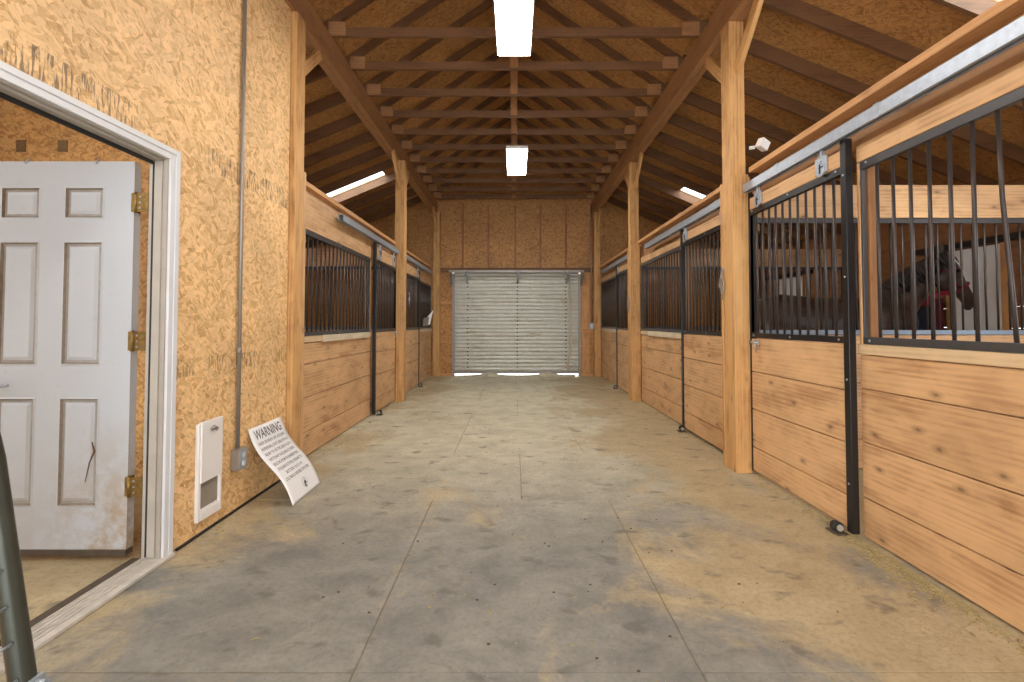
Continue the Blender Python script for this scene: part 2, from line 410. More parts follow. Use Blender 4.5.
# side walls made of horizontal boards, with openings for the exterior doors and unseen gaps added for daylight
def side_wall(name, x0, x1, gaps):
    bm = NB(); ys = [YB] + [g for p in gaps for g in p] + [YF]
    z = 0.0
    while z < 2.75:
        z1 = min(z + 0.235, 2.80)
        if z < 2.1:
            for a, c in zip(ys[::2], ys[1::2]): box(bm, x0, x1, a, c, z, z1 - 0.003)
        else: box(bm, x0, x1, YB, YF, z, z1 - 0.003)
        z += 0.235
    struct(name, bm, M['dark'])
side_wall('wall_right', RW, RW + 0.06, [(1.5, 2.7), (5.24, 5.82), (8.85, 9.75)])  # first gap is unseen, added to light the nearest stall
side_wall('wall_outer_left', LW - 0.06, LW, [(0.4, 1.5), (4.2, 4.85)])  # unseen gaps, added to let light into tack room and left stall
w = NB()
box(w, -5.4, -2.05, YB - .1, YB, 0, 2.8, grain=False); box(w, 2.05, 5.4, YB - .1, YB, 0, 2.8, grain=False); box(w, -2.05, 2.05, YB - .1, YB, 2.7, 5.3, grain=False)
struct('wall_front', w, M['osb_back'])
# tack room
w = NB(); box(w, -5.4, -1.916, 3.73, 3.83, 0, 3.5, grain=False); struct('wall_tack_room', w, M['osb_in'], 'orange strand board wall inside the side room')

# roofs
def roof_pieces(bm, sgn, x0, x1, y0, y1):
    def zt(x): return shed_z(x)
    pts = [(sgn * x0, zt(x0)), (sgn * x1, zt(x1)), (sgn * x1, zt(x1) + .03), (sgn * x0, zt(x0) + .03)]
    prism(bm, pts, 1, y0, y1)
SKY = {1: [(YT[2] + .02, YT[3] - .02, 3.15, 4.6), (8.31, 8.86, 3.12, 4.6), (-1.2, -0.62, 3.1, 4.6)], -1: [(8.31, 8.86, 2.42, 4.3), (YT[2] - 1.2, YT[2] - 0.62, 3.0, 4.6), (-0.6, 0.0, 3.0, 4.6)]}  # unseen strips over tack room and right rear added for daylight
bm = NB()
for sgn in (1, -1):
    y = YB - .3
    for (a, c, u, v) in sorted(SKY[sgn]):
        roof_pieces(bm, sgn, 1.86, 5.6, y, a)
        roof_pieces(bm, sgn, 1.86, u, a, c); roof_pieces(bm, sgn, v, 5.6, a, c); y = c
    roof_pieces(bm, sgn, 1.86, 5.6, y, YF + .2)
    prism(bm, [(0, cen_z(0)), (sgn * 1.86, cen_z(1.86)), (sgn * 1.86, cen_z(1.86) + .03), (0, cen_z(0) + .03)], 1, YB - .3, YF + .2)
# stretch roof uv: faces use x,y metres already
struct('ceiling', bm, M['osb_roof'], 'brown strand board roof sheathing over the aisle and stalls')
n = 1
for sgn in (1, -1):
    for (a, c, u, v) in SKY[sgn]:
        b2 = NB(); prism(b2, [(sgn * u, shed_z(u) + .012), (sgn * v, shed_z(v) + .012), (sgn * v, shed_z(v) + .018), (sgn * u, shed_z(u) + .018)], 1, a, c)
        struct('window_%d' % n, b2, M['skylight'], 'translucent white skylight strip between rafters'); n += 1  # some of these strips are unseen and added for daylight

# ------------------------------------------------------------------ beams, trusses, rafters, posts
for sx, side in ((-1, 'left'), (1, 'right')):
    xa, xb = (-1.94, -1.80) if sx < 0 else (1.82, 1.96)
    t = thing('roof_beam', 'long built up wooden beam along the %s side of the aisle carrying the trusses' % side, 'beam', ((xa + xb) / 2, 4, ZB0))
    for a, c in ((xa, (xa + xb) / 2 - .002), ((xa + xb) / 2 + .002, xb)):
        obj('board', B(a, c, YB, YF - .005, ZB0, ZB1), M['beam'], t, bevel=0.003)
for i, y in enumerate(YT):
    t = thing('roof_truss', '%s wooden roof truss spanning the aisle, counted from the viewpoint' % ORD[i], 'truss', (0, y, ZB1), 'roof trusses over the aisle')
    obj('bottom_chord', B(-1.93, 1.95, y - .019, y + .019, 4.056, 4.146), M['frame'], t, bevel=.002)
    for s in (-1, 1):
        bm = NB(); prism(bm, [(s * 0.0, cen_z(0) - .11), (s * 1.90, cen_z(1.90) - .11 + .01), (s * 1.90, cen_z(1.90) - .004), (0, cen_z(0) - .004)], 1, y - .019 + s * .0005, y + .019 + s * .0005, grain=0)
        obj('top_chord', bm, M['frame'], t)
        xg = s * 1.74
        obj('gusset_block', B(xg - .085, xg + .085, y - .032, y - .0195, 4.06, 4.195), M['beam'], t, bevel=.002)
    obj('king_post', B(-.045, .045, y - .030, y - .0195, 4.075, cen_z(0) - .02), M['beam'], t)
for s, side in ((-1, 'left'), (1, 'right')):
    for i, y in enumerate(YT):
        bm = NB(); x1 = 5.42
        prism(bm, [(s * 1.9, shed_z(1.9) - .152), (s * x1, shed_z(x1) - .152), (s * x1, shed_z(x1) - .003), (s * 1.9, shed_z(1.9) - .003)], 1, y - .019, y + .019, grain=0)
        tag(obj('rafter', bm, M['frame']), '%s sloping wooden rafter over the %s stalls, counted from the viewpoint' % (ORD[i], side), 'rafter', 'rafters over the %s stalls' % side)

tag(obj('trim_board', B(-1.895, -1.80, 4.025, 4.085, 0, 2.53), M['board'], bevel=.002), 'slim upright trim board between the left post and the nearer left stall front', 'trim board')
def brace(t, x, y, sy, z=3.36):
    bm = NB(); plank(bm, (x, y, z), (x, y + sy * (ZB0 - z + .0), ZB0 - .01), 0.04, 0.10, up=(0, -sy, 1)); obj('brace', bm, M['post'], t, bevel=.002)
def post(side, x0, x1, y0, y1, label, low=None, top=ZB0, br=(1, 1)):
    t = thing('wooden_post', label, 'post', ((x0 + x1) / 2, (y0 + y1) / 2, 0), 'wooden posts along the aisle')
    xm = (x0 + x1) / 2
    obj('post_core', B(x0, xm - .001, y0, y1, 0, top), M['post'], t, bevel=.004)
    obj('post_core', B(xm + .001, x1, y0 + .004, y1 - .004, 0, top), M['post'], t, bevel=.004)
    if low:
        obj('side_board', B(x0 - .004, x1, y0 - .042, y0 - .001, 0, low), M['post'], t, bevel=.004)
        obj('side_board', B(x0 - .004, x1, y1 + .001, y1 + .042, 0, low - .02), M['post'], t, bevel=.004)
    if br[0]: brace(t, xm, y0, -1)
    if br[1]: brace(t, xm, y1, 1)
    return t
post('r', 1.825, 1.955, 3.97, 4.13, 'thick wooden post nearest on the right between the first and second stalls', 2.47)
post('r', 1.85, 1.99, 7.52, 7.66, 'wooden post farther down the right side between the second and third stalls', 2.47)
post('r', 1.85, 1.99, 10.90, 11.10, 'corner post on the right beside the roll up door', br=(1, 0))
post('l', -1.93, -1.785, 3.84, 4.01, 'wooden post at the end of the strand board wall, behind the warning sign', br=(0, 1))
post('l', -1.87, -1.725, 7.43, 7.60, 'wooden post on the left between the second and third stalls')
post('l', -1.86, -1.715, 10.90, 11.10, 'corner post on the left beside the roll up door', br=(1, 0))
post('r', 1.85, 1.99, 0.10, 0.26, 'wooden post on the right nearest the viewpoint, outside the picture edge', 2.47, br=(0, 0))

# ------------------------------------------------------------------ stall fronts
_bar = {}
def bar(parent, x, y, z0, z1, r=0.0088, name='bar'):
    k = (round(z1 - z0, 3), r)
    if k not in _bar:
        bm = NB(); tube(bm, [(0, 0, 0), (0, 0, z1 - z0)], r, 10); me = bpy.data.meshes.new('bar'); bm.to_mesh(me); bm.free(); me.materials.append(M['bar']); _bar[k] = me
    o = link(name, _bar[k], M['bar'], parent); o.location = (x, y, z0); return o
ZR0, ZR1 = 1.11, 1.15      # lower rail of the grilles
ZTS = {1: (2.115, 2.16), -1: (2.045, 2.09)}     # upper rail
SEAM = [0.012, 0.235, 0.55, 0.855, 1.05]
def grille(t, s, x, y0, y1, n, bent=None, rails='railtop'):
    ZT0, ZT1 = ZTS[s]
    """frame in the plane x, bars between; s = +1 right side, -1 left side"""
    bm = NB(); a, c = sorted((x, x + s * .03))
    box(bm, a, c, y0, y1, ZT0, ZT1); box(bm, a, c, y0, y1, ZR0, ZR1)
    box(bm, a + .002, c - .002, y0, y0 + .012, ZR1, ZT0); box(bm, a + .002, c - .002, y1 - .012, y1, ZR1, ZT0)
    g = obj('grille_frame', bm, M[rails], t, bevel=.002)
    xm = x + s * .016
    for i in range(n):
        y = y0 + (y1 - y0) * (i + 1) / (n + 1)
        if bent is not None and i == bent:
            b2 = NB(); tube(b2, [(xm, y, ZT0), (xm - s * .0, y - .01, 1.75), (xm, y - .035, 1.4), (xm, y - .05, ZR1)], .0088, 10)
            obj('bar', b2, M['bar'], g, label='bent grille bar')
        else: bar(g, xm, y, ZR1 - .004, ZT0 + .004)
    for yy in (y0 + .05, (y0 + y1) / 2, y1 - .05):
        b2 = NB(); ball(b2, (x - s * .001, yy, ZR0 + .02), .008, (.5, 1, 1)); ball(b2, (x - s * .001, yy, ZT0 + .03), .008, (.5, 1, 1)); obj('bolt', b2, M['galv'], g)
def fixed_front(s, y0, y1, label, n, bent=None, jamb=None, pale=None):
    x = XR if s > 0 else XL
    ZT0, ZT1 = ZTS[s]
    t = thing('stall_front', label, 'stall front', (x, (y0 + y1) / 2, 0), 'fixed stall fronts')
    a, c = sorted((x, x + s * .04))
    for z0, z1 in zip(SEAM, SEAM[1:]):
        obj('board', B(a, c, y0, y1, z0 + .003, z1 - .003), M['board'], t, bevel=.004)
    obj('sill_board', B(*sorted((x - s * .012, x + s * .06)), y0, y1, 1.053, 1.108), M['sill'], t, bevel=.003)
    if s > 0:
        obj('header_board', B(a, c, y0, y1, ZT1 + .003, 2.26), M['board'], t, bevel=.003)
    else: obj('header_board', B(a, c, y0, y1, ZT1 + .003, 2.455), M['board'], t, bevel=.003)
    grille(t, s, x + s * .002, y0 + .022 if jamb == 'near' else y0, y1 - .022 if jamb == 'far' else y1, n, bent)
    jb = sorted((x + s * .036, x + s * .075))
    if jamb == 'far': obj('jamb_board', B(a, c, y1 - .020, y1, 1.11, ZT1), M['board'], t, bevel=.003); obj('jamb_stud', B(*jb, y1 - .045, y1, 1.11, ZT1), M['beam'], t, bevel=.003)
    if jamb == 'near': obj('jamb_board', B(a, c, y0, y0 + .020, 1.11, ZT1), M['board'], t, bevel=.003); obj('jamb_stud', B(*jb, y0, y0 + .045, 1.11, ZT1), M['beam'], t, bevel=.003)
    if pale: obj('pale_strip', B(*sorted((x - s * .013, x - s * .032)), pale[0], pale[1], 1.045, 1.112), M['palesill'], t, bevel=.002, label='pale wooden strip below the grille')
    return t
def sliding_door(s, y0, y1, stile, label, n, heavy=False):
    """stile = 'near' or 'far' end that carries the black upright"""
    x = (XR if s > 0 else XL) - s * .05
    ZT0, ZT1 = ZTS[s]
    t = thing('sliding_stall_door', label, 'stall door', (x, (y0 + y1) / 2, 0), 'sliding stall doors')
    a, c = sorted((x, x + s * .04))
    ys = (y0 + .05, y1) if stile == 'near' else (y0, y1 - .05)
    z = [0.035, 0.225, 0.53, 0.835, 1.105]
    for z0, z1 in zip(z, z[1:]):
        obj('board', B(a, c, ys[0], ys[1], z0 + .003, z1 - .003), M['board'], t, bevel=.004)
    obj('header_board', B(a, c, ys[0], ys[1], ZT1 + .003, 2.26), M['board'], t, bevel=.003)
    grille(t, s, x - s * .002, ys[0], ys[1], n, rails='black')
    yst = (y0, y0 + .048) if stile == 'near' else (y1 - .048, y1)
    bm = NB(); d = .055
    xa, xb = sorted((x - s * .012, x + s * .030))
    box(bm, xa, xb, yst[0], yst[1], 0.02, 2.31)
    st = obj('end_upright', bm, M['black'], t, bevel=.003)
    for zz in (.3, .9, 1.5, 2.1):
        b2 = NB(); ball(b2, (x - s * .013, sum(yst) / 2, zz), .007, (.5, 1, 1)); obj('bolt', b2, M['galv'], st)
    ye = (y1 - .014, y1) if stile == 'near' else (y0, y0 + .014)
    obj('end_channel', B(*sorted((x - s * .006, x + s * .044)), ye[0] + (.002 if stile == 'near' else -.002), ye[1] + (.002 if stile == 'near' else -.002), .03, 2.30), M['black'], t)
    for yy in (y0 + .22, y1 - .16):
        bm = NB(); xx = x - s * .014
        box(bm, *sorted((xx, xx + s * .010)), yy - .055, yy + .055, ZT1 + .012, 2.275)
        tube(bm, [(xx + s * .004, yy, 2.27), (xx + s * .004, yy, 2.335)], .010, 8)
        box(bm, *sorted((xx + s * .001, xx + s * .007)), yy - .03, yy + .03, 2.272, 2.305)
        cyl(bm, (xx, yy, ZT1 + .03), 0, .040, .012); cyl(bm, (xx - s * .004, yy, 2.24), 0, .012, .02)
        hg = obj('hanger', bm, M['galv'], t, bevel=.002)
        b2 = NB(); box(b2, *sorted((xx - s * .002, xx - s * .009)), yy - .006, yy + .006, 2.17, 2.245); box(b2, *sorted((xx - s * .002, xx - s * .008)), yy - .03, yy + .01, 2.205, 2.213); obj('latch_slot', b2, M['black'], hg)
    return t
def track(s, y0, y1, label):
    x = (XR if s > 0 else XL)
    bm = NB(); xa, xb = sorted((x - s * .095, x - s * .04))
    if s < 0: pass
    # C-shaped track, open downwards
    prof = [(xa, 2.312), (xa, 2.380), (xb, 2.380), (xb, 2.312), (xb - .018, 2.312), (xb - .018, 2.316), (xb - .004, 2.316), (xb - .004, 2.376), (xa + .004, 2.376), (xa + .004, 2.316), (xa + .018, 2.316), (xa + .018, 2.312)]
    prism(bm, prof, 1, y0, y1)
    t = thing('door_track', label, 'track', ((xa + xb) / 2, (y0 + y1) / 2, 2.3), 'sliding door tracks')
    obj('rail', bm, M['galv'], t)
    yy = y0 + .12
    while yy < y1 - .05:
        b2 = NB(); xo = x - s * .097
        box(b2, *sorted((xo, xo + s * .003)), yy - .02, yy + .02, 2.308, 2.385); box(b2, *sorted((xo, x - s * .005)), yy - .02, yy + .02, 2.381, 2.387)
        obj('bracket', b2, M['galv'], t, bevel=.001); yy += 0.95
for s, side, ys in ((1, 'right', [(0.31, 3.925), (4.18, 7.47), (7.71, 10.88)]), (-1, 'left', [(4.09, 7.42), (7.62, 10.88)])):
    for i, (a, c) in enumerate(ys):
        x = XR if s > 0 else XL
        z0 = 2.48 if s > 0 else 2.457
        where = {1: ['first stall from the viewpoint', 'middle stall', 'last stall'], -1: ['nearer stall', 'farther stall']}[s][i]
        t = thing('cap_board', 'flat wooden cap board and header over the %s on the %s' % (where, side), 'cap board', (x, (a + c) / 2, 2.26), 'cap boards over the stall fronts')
        obj('cap', B(*sorted((x - s * .045, x + s * .095)), a, c, z0, z0 + .045), M['plate'], t, bevel=.003)
        obj('header', B(*sorted((x + s * .042, x + s * .080)), a, c, 2.262, z0 - .001), M['beam'], t, bevel=.003)

fixed_front(1, 0.31, 2.75, 'wide stall front nearest on the right with a bent grille bar', 21, bent=14, jamb='far')
sliding_door(1, 2.752, 3.915, 'near', 'sliding stall door nearest on the right with a tall black end upright', 11)
track(1, 0.45, 3.92, 'galvanized sliding door track over the nearest right stall')
sliding_door(1, 4.18, 5.52, 'far', 'sliding stall door just beyond the thick post on the right', 13)
fixed_front(1, 5.53, 7.47, 'middle stall front on the right with a pale strip under the grille', 18, jamb='near', pale=(5.6, 7.0))
track(1, 4.35, 6.9, 'galvanized sliding door track over the middle right stall')
sliding_door(1, 7.71, 9.03, 'far', 'farthest sliding stall door on the right, beyond the second post', 12)
fixed_front(1, 9.04, 10.88, 'farthest stall front on the right beside the end wall', 17, jamb='near', pale=(9.2, 10.4))
track(1, 7.75, 10.4, 'galvanized sliding door track over the last right stall')
fixed_front(-1, 4.09, 6.30, 'stall front nearest on the left with a pale strip under the grille', 20, jamb='far', pale=(4.68, 6.15))
sliding_door(-1, 6.305, 7.42, 'near', 'sliding stall door on the left with a black end upright', 12)
track(-1, 5.0, 7.42, 'galvanized sliding door track over the nearest left stall')
sliding_door(-1, 7.62, 9.27, 'far', 'sliding stall door on the left beyond the second post', 14)
fixed_front(-1, 9.28, 10.88, 'farthest stall front on the left beside the end wall', 15, jamb='near', pale=(9.4, 10.8))
track(-1, 7.63, 10.5, 'galvanized sliding door track over the far left stall')

# floor guides
def guide(s, y, label):
    x = (XR if s > 0 else XL) - s * .10
    t = thing('door_guide', label, 'door guide', (x, y, 0), 'floor guides of the stall doors')
    bm = NB(); box(bm, x - .04, x + .04, y - .05, y + .05, 0, .008); box(bm, x - .012, x + .012, y - .012, y + .012, .008, .05); obj('base_plate', bm, M['mud'], t, bevel=.002)
    bm = NB(); cyl(bm, (x, y, .036), 1, .028, .045); obj('roller', bm, M['rubber'], t)
    bm = NB(); cyl(bm, (x, y - .026, .036), 1, .018, .012); obj('hub', bm, M['jamb'], t)
guide(1, 2.83, 'black roller on the floor by the nearest right stall door')
guide(1, 5.42, 'black roller on the floor by the middle right stall door')
guide(1, 8.95, 'black roller on the floor by the farthest right stall door')
guide(-1, 6.40, 'black roller on the floor by the left stall door upright')
guide(-1, 9.20, 'black roller on the floor by the far left stall door')

# latches with chain
def latch(x, y, z, s, label, ydir=0):
    t = thing('chain_latch', label, 'latch', (x, y, z), 'stall door latches')
    bm = NB(); box(bm, *sorted((x, x - s * .006)), y - .02, y + .02, z + .02, z + .05); obj('latch_plate', bm, M['galv'], t, bevel=.001)
    for k in range(5):
        bm = NB(); zc = z + .02 - k * .042
        R = .021; cx = x - s * .012
        pts = [(cx + (R * math.cos(a) * .35 if k % 2 else 0), y + (0 if k % 2 else R * .75 * math.cos(a)), zc + 1.25 * R * math.sin(a)) for a in [2 * PI * j / 12 for j in range(13)]]
        tube(bm, pts, .0048, 6); obj('chain_link', bm, M['conduit'], t)
    bm = NB(); tube(bm, [(x - s * .012, y, z - .16), (x - s * .02, y + .035, z - .10), (x - s * .012, y + .03, z - .04), (x - s * .01, y - .03, z - .05), (x - s * .01, y - .03, z - .13), (x - s * .012, y, z - .23)], .006, 6); obj('snap_hook', bm, M['conduit'], t)
latch(1.818, 4.12, 1.66, 1, 'chain latch hanging on the aisle face of the thick right post')
latch(1.843, 7.62, 1.62, 1, 'chain latch on the farther right post')
latch(-1.855, 8.35, 1.72, -1, 'chain latch on the left stall door beyond the second post')
def bolt_latch(x, y, z, s, label):
    t = thing('door_bolt', label, 'door bolt', (x, y, z), 'small bolts at the door edges')
    bm = NB(); box(bm, *sorted((x, x - s * .008)), y - .04, y + .04, z - .018, z + .018); obj('plate', bm, M['galv'], t, bevel=.002)
    bm = NB(); cyl(bm, (x - s * .016, y + .01, z), 1, .008, .12, 10); tube(bm, [(x - s * .016, y - .03, z), (x - s * .03, y - .035, z - .03), (x - s * .018, y - .03, z - .075)], .005, 8); obj('bolt_rod', bm, M['galv'], t)
bolt_latch(1.935, 3.80, 1.075, 1, 'silver slide bolt at the far edge of the nearest right stall door')
bolt_latch(-1.838, 7.33, 1.09, -1, 'silver slide bolt on the left stall door beside the second post')

# ------------------------------------------------------------------ partitions between stalls
def partition(s, y, label, n=30):
    t = thing('stall_partition', label, 'partition', (s * 3.7, y, 0), 'partitions between stalls')
    x0, x1 = sorted((s * 2.06, s * 5.385))
    for z0, z1 in zip([0.01, .25, .49, .73, .97], [.25, .49, .73, .97, 1.13]):
        obj('board', B(x0, x1, y - .02, y + .02, z0, z1 - .004), M['board'], t, bevel=.003)
    bm = NB(); box(bm, x0, x1, y - .022, y + .014, 2.085, 2.125)
    g = obj('grille_frame', bm, M['railtop'], t, bevel=.002)
    obj('bottom_rail', B(x0, x1, y - .026, y + .018, 1.131, 1.17), M['bluerail'], t, bevel=.002)
    obj('top_board', B(x0, x1, y - .03, y + .02, 2.128, 2.41), M['board'], t, bevel=.003)
    for i in range(n): bar(g, x0 + (x1 - x0) * (i + .6) / n, y - .004, 1.165, 2.09, .008)
partition(1, 4.06, 'barred partition behind the nearest right stall grille, in front of the horse', 33)
partition(1, 7.59, 'barred partition beyond the horse on the right', 33)
partition(-1, 7.52, 'barred partition between the two left stalls', 33)
partition(1, 0.2, 'barred partition on the right nearest the viewpoint', 33)

# exterior sliding doors of the right stalls
def ext_door(n, y0, y1, label):
    t = bpy.data.objects.new('door_%d' % n, None); C.objects.link(t); t.location = (RW, (y0 + y1) / 2, 0); LOC[t.name] = t.location.copy(); t['kind'] = 'structure'; t['label'] = label
    bm = NB(); box(bm, RW + .02, RW + .05, y0, y1, .02, 2.118); obj('panel', bm, M['daylitwhite'], t)
    bm = NB(); box(bm, RW - .02, RW - .004, y0 - .09, y0 - .001, 0, 2.12); box(bm, RW - .02, RW - .004, y1 + .001, y1 + .09, 0, 2.12); obj('jamb_board', bm, M['plate'], t)
    bm = NB(); box(bm, RW - .05, RW - .004, y0 - .3, y1 + .5, 2.13, 2.20); obj('head_track', bm, M['black'], t)
ext_door(3, 5.24, 5.82, 'white exterior door panel behind the horse')
ext_door(4, 8.85, 9.75, 'white exterior door panel in the last right stall')

# ------------------------------------------------------------------ end wall framing and roll-up door
k = 0
for x in (-1.20, -.60, 0.03, .62, 1.22):
    bm = NB(); box(bm, x - .02, x + .02, YF - .06, YF - .002, 2.52, 4.0)
    tag(obj('wall_stud', bm, M['dark']), 'vertical wall stud above the roll up door, %s from the left' % ORD[k], 'stud', 'studs above the roll up door'); k += 1
bm = NB(); box(bm, -1.78, 1.84, YF - .06, YF - .002, 2.42, 2.52)
tag(obj('door_header', bm, M['frame'], bevel=.003), 'wooden header across the end wall just above the roll up door', 'header')
for xa, xb, lab in ((-1.785, -1.43, 'left'), (1.53, 1.84, 'right')):
    zz = 1.70 if xa < 0 else 1.04
    bm = NB(); box(bm, xa, xb, YF - .06, YF - .003, zz, zz + .04); box(bm, xa, xb, YF - .06, YF - .003, zz - .03, zz)
    tag(obj('wall_girt', bm, M['plate'], bevel=.003), 'short horizontal girt between corner post and roll up door on the %s' % lab, 'girt')
    bm = NB(); box(bm, xa, xb, YF - .09, YF - .003, 0, .05)
    tag(obj('base_plate_board', bm, M['plate'], bevel=.003), 'short board on the floor at the %s of the roll up door' % lab, 'board')
bm = NB(); box(bm, 1.60, 1.76, YF - .045, YF - .003, .05, 1.0); box(bm, 1.60, 1.76, YF - .045, YF - .003, 1.085, 2.41)
tag(obj('jamb_plank', bm, M['plate'], bevel=.003), 'pale upright plank between the roll up door and the conduit', 'plank')

t = bpy.data.objects.new('door_2', None); C.objects.link(t); t.location = (0.06, YF - .1, 0); LOC[t.name] = t.location.copy(); t['kind'] = 'structure'; t['label'] = 'weathered metal roll up door at the end of the aisle'
dx0, dx1, dy = -1.385, 1.50, YF - .075
bm = NB(); uv = bm.loops.layers.uv.active
ns = 26; pitch = (2.41 - .115) / ns; prev = None
for i in range(ns * 8 + 1):
    z = .115 + pitch * i / 8; ph = (i % 8) / 8
    d = 0.020 * (abs(math.sin(PI * ph)) ** 0.6)
    cur = [bm.verts.new((x, dy - d, z)) for x in (dx0, dx1)]
    if prev: f = bm.faces.new((prev[0], prev[1], cur[1], cur[0])); f.smooth = False
    prev = cur
cur = obj('curtain', bm, M['curtain'], t); sm = cur.modifiers.new('thick', 'SOLIDIFY'); sm.thickness = .003
bm = NB(); box(bm, dx0, dx1, dy - .03, dy + .01, .06, .115); box(bm, dx0, dx1, dy - .05, dy - .03, .06, .066); obj('bottom_bar', bm, M['conduit'], t, bevel=.002)
for xa, xb in ((dx0 - .045, dx0 + .012), (dx1 - .012, dx1 + .045)):
    obj('guide_rail', B(xa, xb, dy - .055, dy + .05, 0, 2.37), M['conduit'], t, bevel=.004)
bm = NB(); box(bm, dx0 - .09, dx1 + .09, dy - .30, dy + .05, 2.415, 2.43); box(bm, dx0 - .09, dx1 + .09, dy - .31, dy - .295, 2.375, 2.43); obj('hood', bm, M['conduit'], t, bevel=.002)
for xa in (dx0 - .09, dx1 + .03):
    bm = NB(); prism(bm, [(dy - .29, 2.414), (dy + .03, 2.414), (dy + .03, 2.10), (dy - .06, 2.12)], 0, xa, xa + .06); obj('end_bracket', bm, M['conduit'], t)
for xx in (-1.10, .07, 1.20):
    bm = NB(); tube(bm, [(xx, dy - .315, 2.41), (xx + .012, dy - .29, 2.33), (xx + .035, dy - .20, 2.27), (xx + .01, dy - .06, 2.16)], .022, 8); obj('hook', bm, M['galv'], t)
for xx in (-1.07, .08, 1.20):
    for i in range(1, 25):
        if xx < 0 and i % 3 == 0 and i > 8: continue
        bm = NB(); cyl(bm, (xx + random.uniform(-.006, .006), dy - .024, .115 + pitch * (i + .0) + .01), 1, .017, .016, 8); obj('rivet', bm, M['mud'], cur)
bm = NB()
prof = [(-1.39, -.01), (-1.38, .005), (-1.1, .025), (-.75, .055), (-.60, .075), (-.52, .07), (-.2, .035), (.15, .022), (.5, .045), (.74, .075), (.80, .085), (.86, .07), (1.15, .04), (1.4, .045), (1.4, -.01)]
prism(bm, prof, 1, YF - .20, YF - .10, grain=0)
struct('floor_edge', bm, M['floor'], 'curled mat edges lying under the roll up door')
bm = NB(); tube(bm, [(1.27, dy - .06, 2.36), (1.28, dy - .05, 1.9), (1.31, dy - .045, 1.3), (1.30, dy - .045, .7), (1.27, dy - .045, .35), (1.23, dy - .045, .22), (1.25, dy - .045, .15)], .026, 8); obj('pull_strap', bm, M['palesill'], t)
bm = NB(); tube(bm, [(.07, dy - .035, .11), (.07, dy - .05, .15), (.12, dy - .05, .15), (.12, dy - .035, .11)], .006, 6); obj('pull_handle', bm, M['galv'], t)

t = thing('conduit', 'thin grey electrical conduit with a switch box beside the right corner post', 'conduit', (1.80, YF - .1, 1.1))
bm = NB(); tube(bm, [(1.80, YF - .085, 1.24), (1.80, YF - .085, 4.0)], .014, 8); obj('pipe', bm, M['conduit'], t)
obj('switch_box', B(1.75, 1.85, YF - .11, YF - .062, 1.09, 1.24), M['galv'], t, bevel=.003)
bm = NB(); box(bm, 1.785, 1.815, YF - .116, YF - .110, 1.13, 1.19); obj('switch_plate', bm, M['white'], t)

# ------------------------------------------------------------------ left wall: door opening, door, pet flap, conduit, sign
OY0, OY1, OZ = 1.565, 2.480, 2.09
bm = NB()
box(bm, -1.920, -1.825, OY1, OY1 + .019, 0.0, OZ + .015, grain=False); box(bm, -1.920, -1.825, OY0 - .019, OY0, 0.0, OZ + .015, grain=False); box(bm, -1.920, -1.825, OY0, OY1, OZ, OZ + .015, grain=False)
box(bm, -1.885, -1.845, OY1 - .012, OY1, 0.03, OZ, grain=False); box(bm, -1.885, -1.845, OY0, OY1, OZ - .012, OZ, grain=False)
struct('trim_1', bm, M['jamb'], 'grey beige door jamb in the strand board wall', bevel=.002)
bm = NB()
box(bm, -1.829, -1.812, OY1 + .010, OY1 + .076, 0.0, OZ + .068, grain=False); box(bm, -1.829, -1.812, OY0 - .075, OY0 - .006, 0.0, OZ + .068, grain=False); box(bm, -1.829, -1.812, OY0 - .006, OY1 + .010, OZ + .006, OZ + .068, grain=False)
box(bm, -1.812, -1.806, OY1 + .040, OY1 + .073, 0.0, OZ + .065, grain=False); box(bm, -1.812, -1.806, OY0 - .006, OY1 + .040, OZ + .036, OZ + .065, grain=False)
struct('trim_2', bm, M['white'], 'white moulding around the doorway', bevel=.003)
bm = NB(); box(bm, -1.92, -1.79, OY0 - .02, OY1 + .07, 0.0, .016)
for k in range(5): box(bm, -1.925 + k * .022, -1.915 + k * .022, OY0, OY1, .016, .020)
struct('trim_3', bm, M['threshold'], 'scuffed aluminium threshold under the white door', bevel=.002)
struct('trim_4', B(-1.965, -1.921, OY0, OY1, 0, .022), M['mud'], 'dark weathered sill strip behind the threshold', bevel=.002)
struct('trim_5', B(-1.894, -1.886, OY0, OY1 - .0, OZ - .03, OZ - .001), M['rubber'], 'black weatherstrip in the door head')
struct('trim_6', B(-1.894, -1.886, OY1 - .012, OY1 - .001, .03, OZ - .031), M['rubber'], 'black weatherstrip up the hinge jamb')

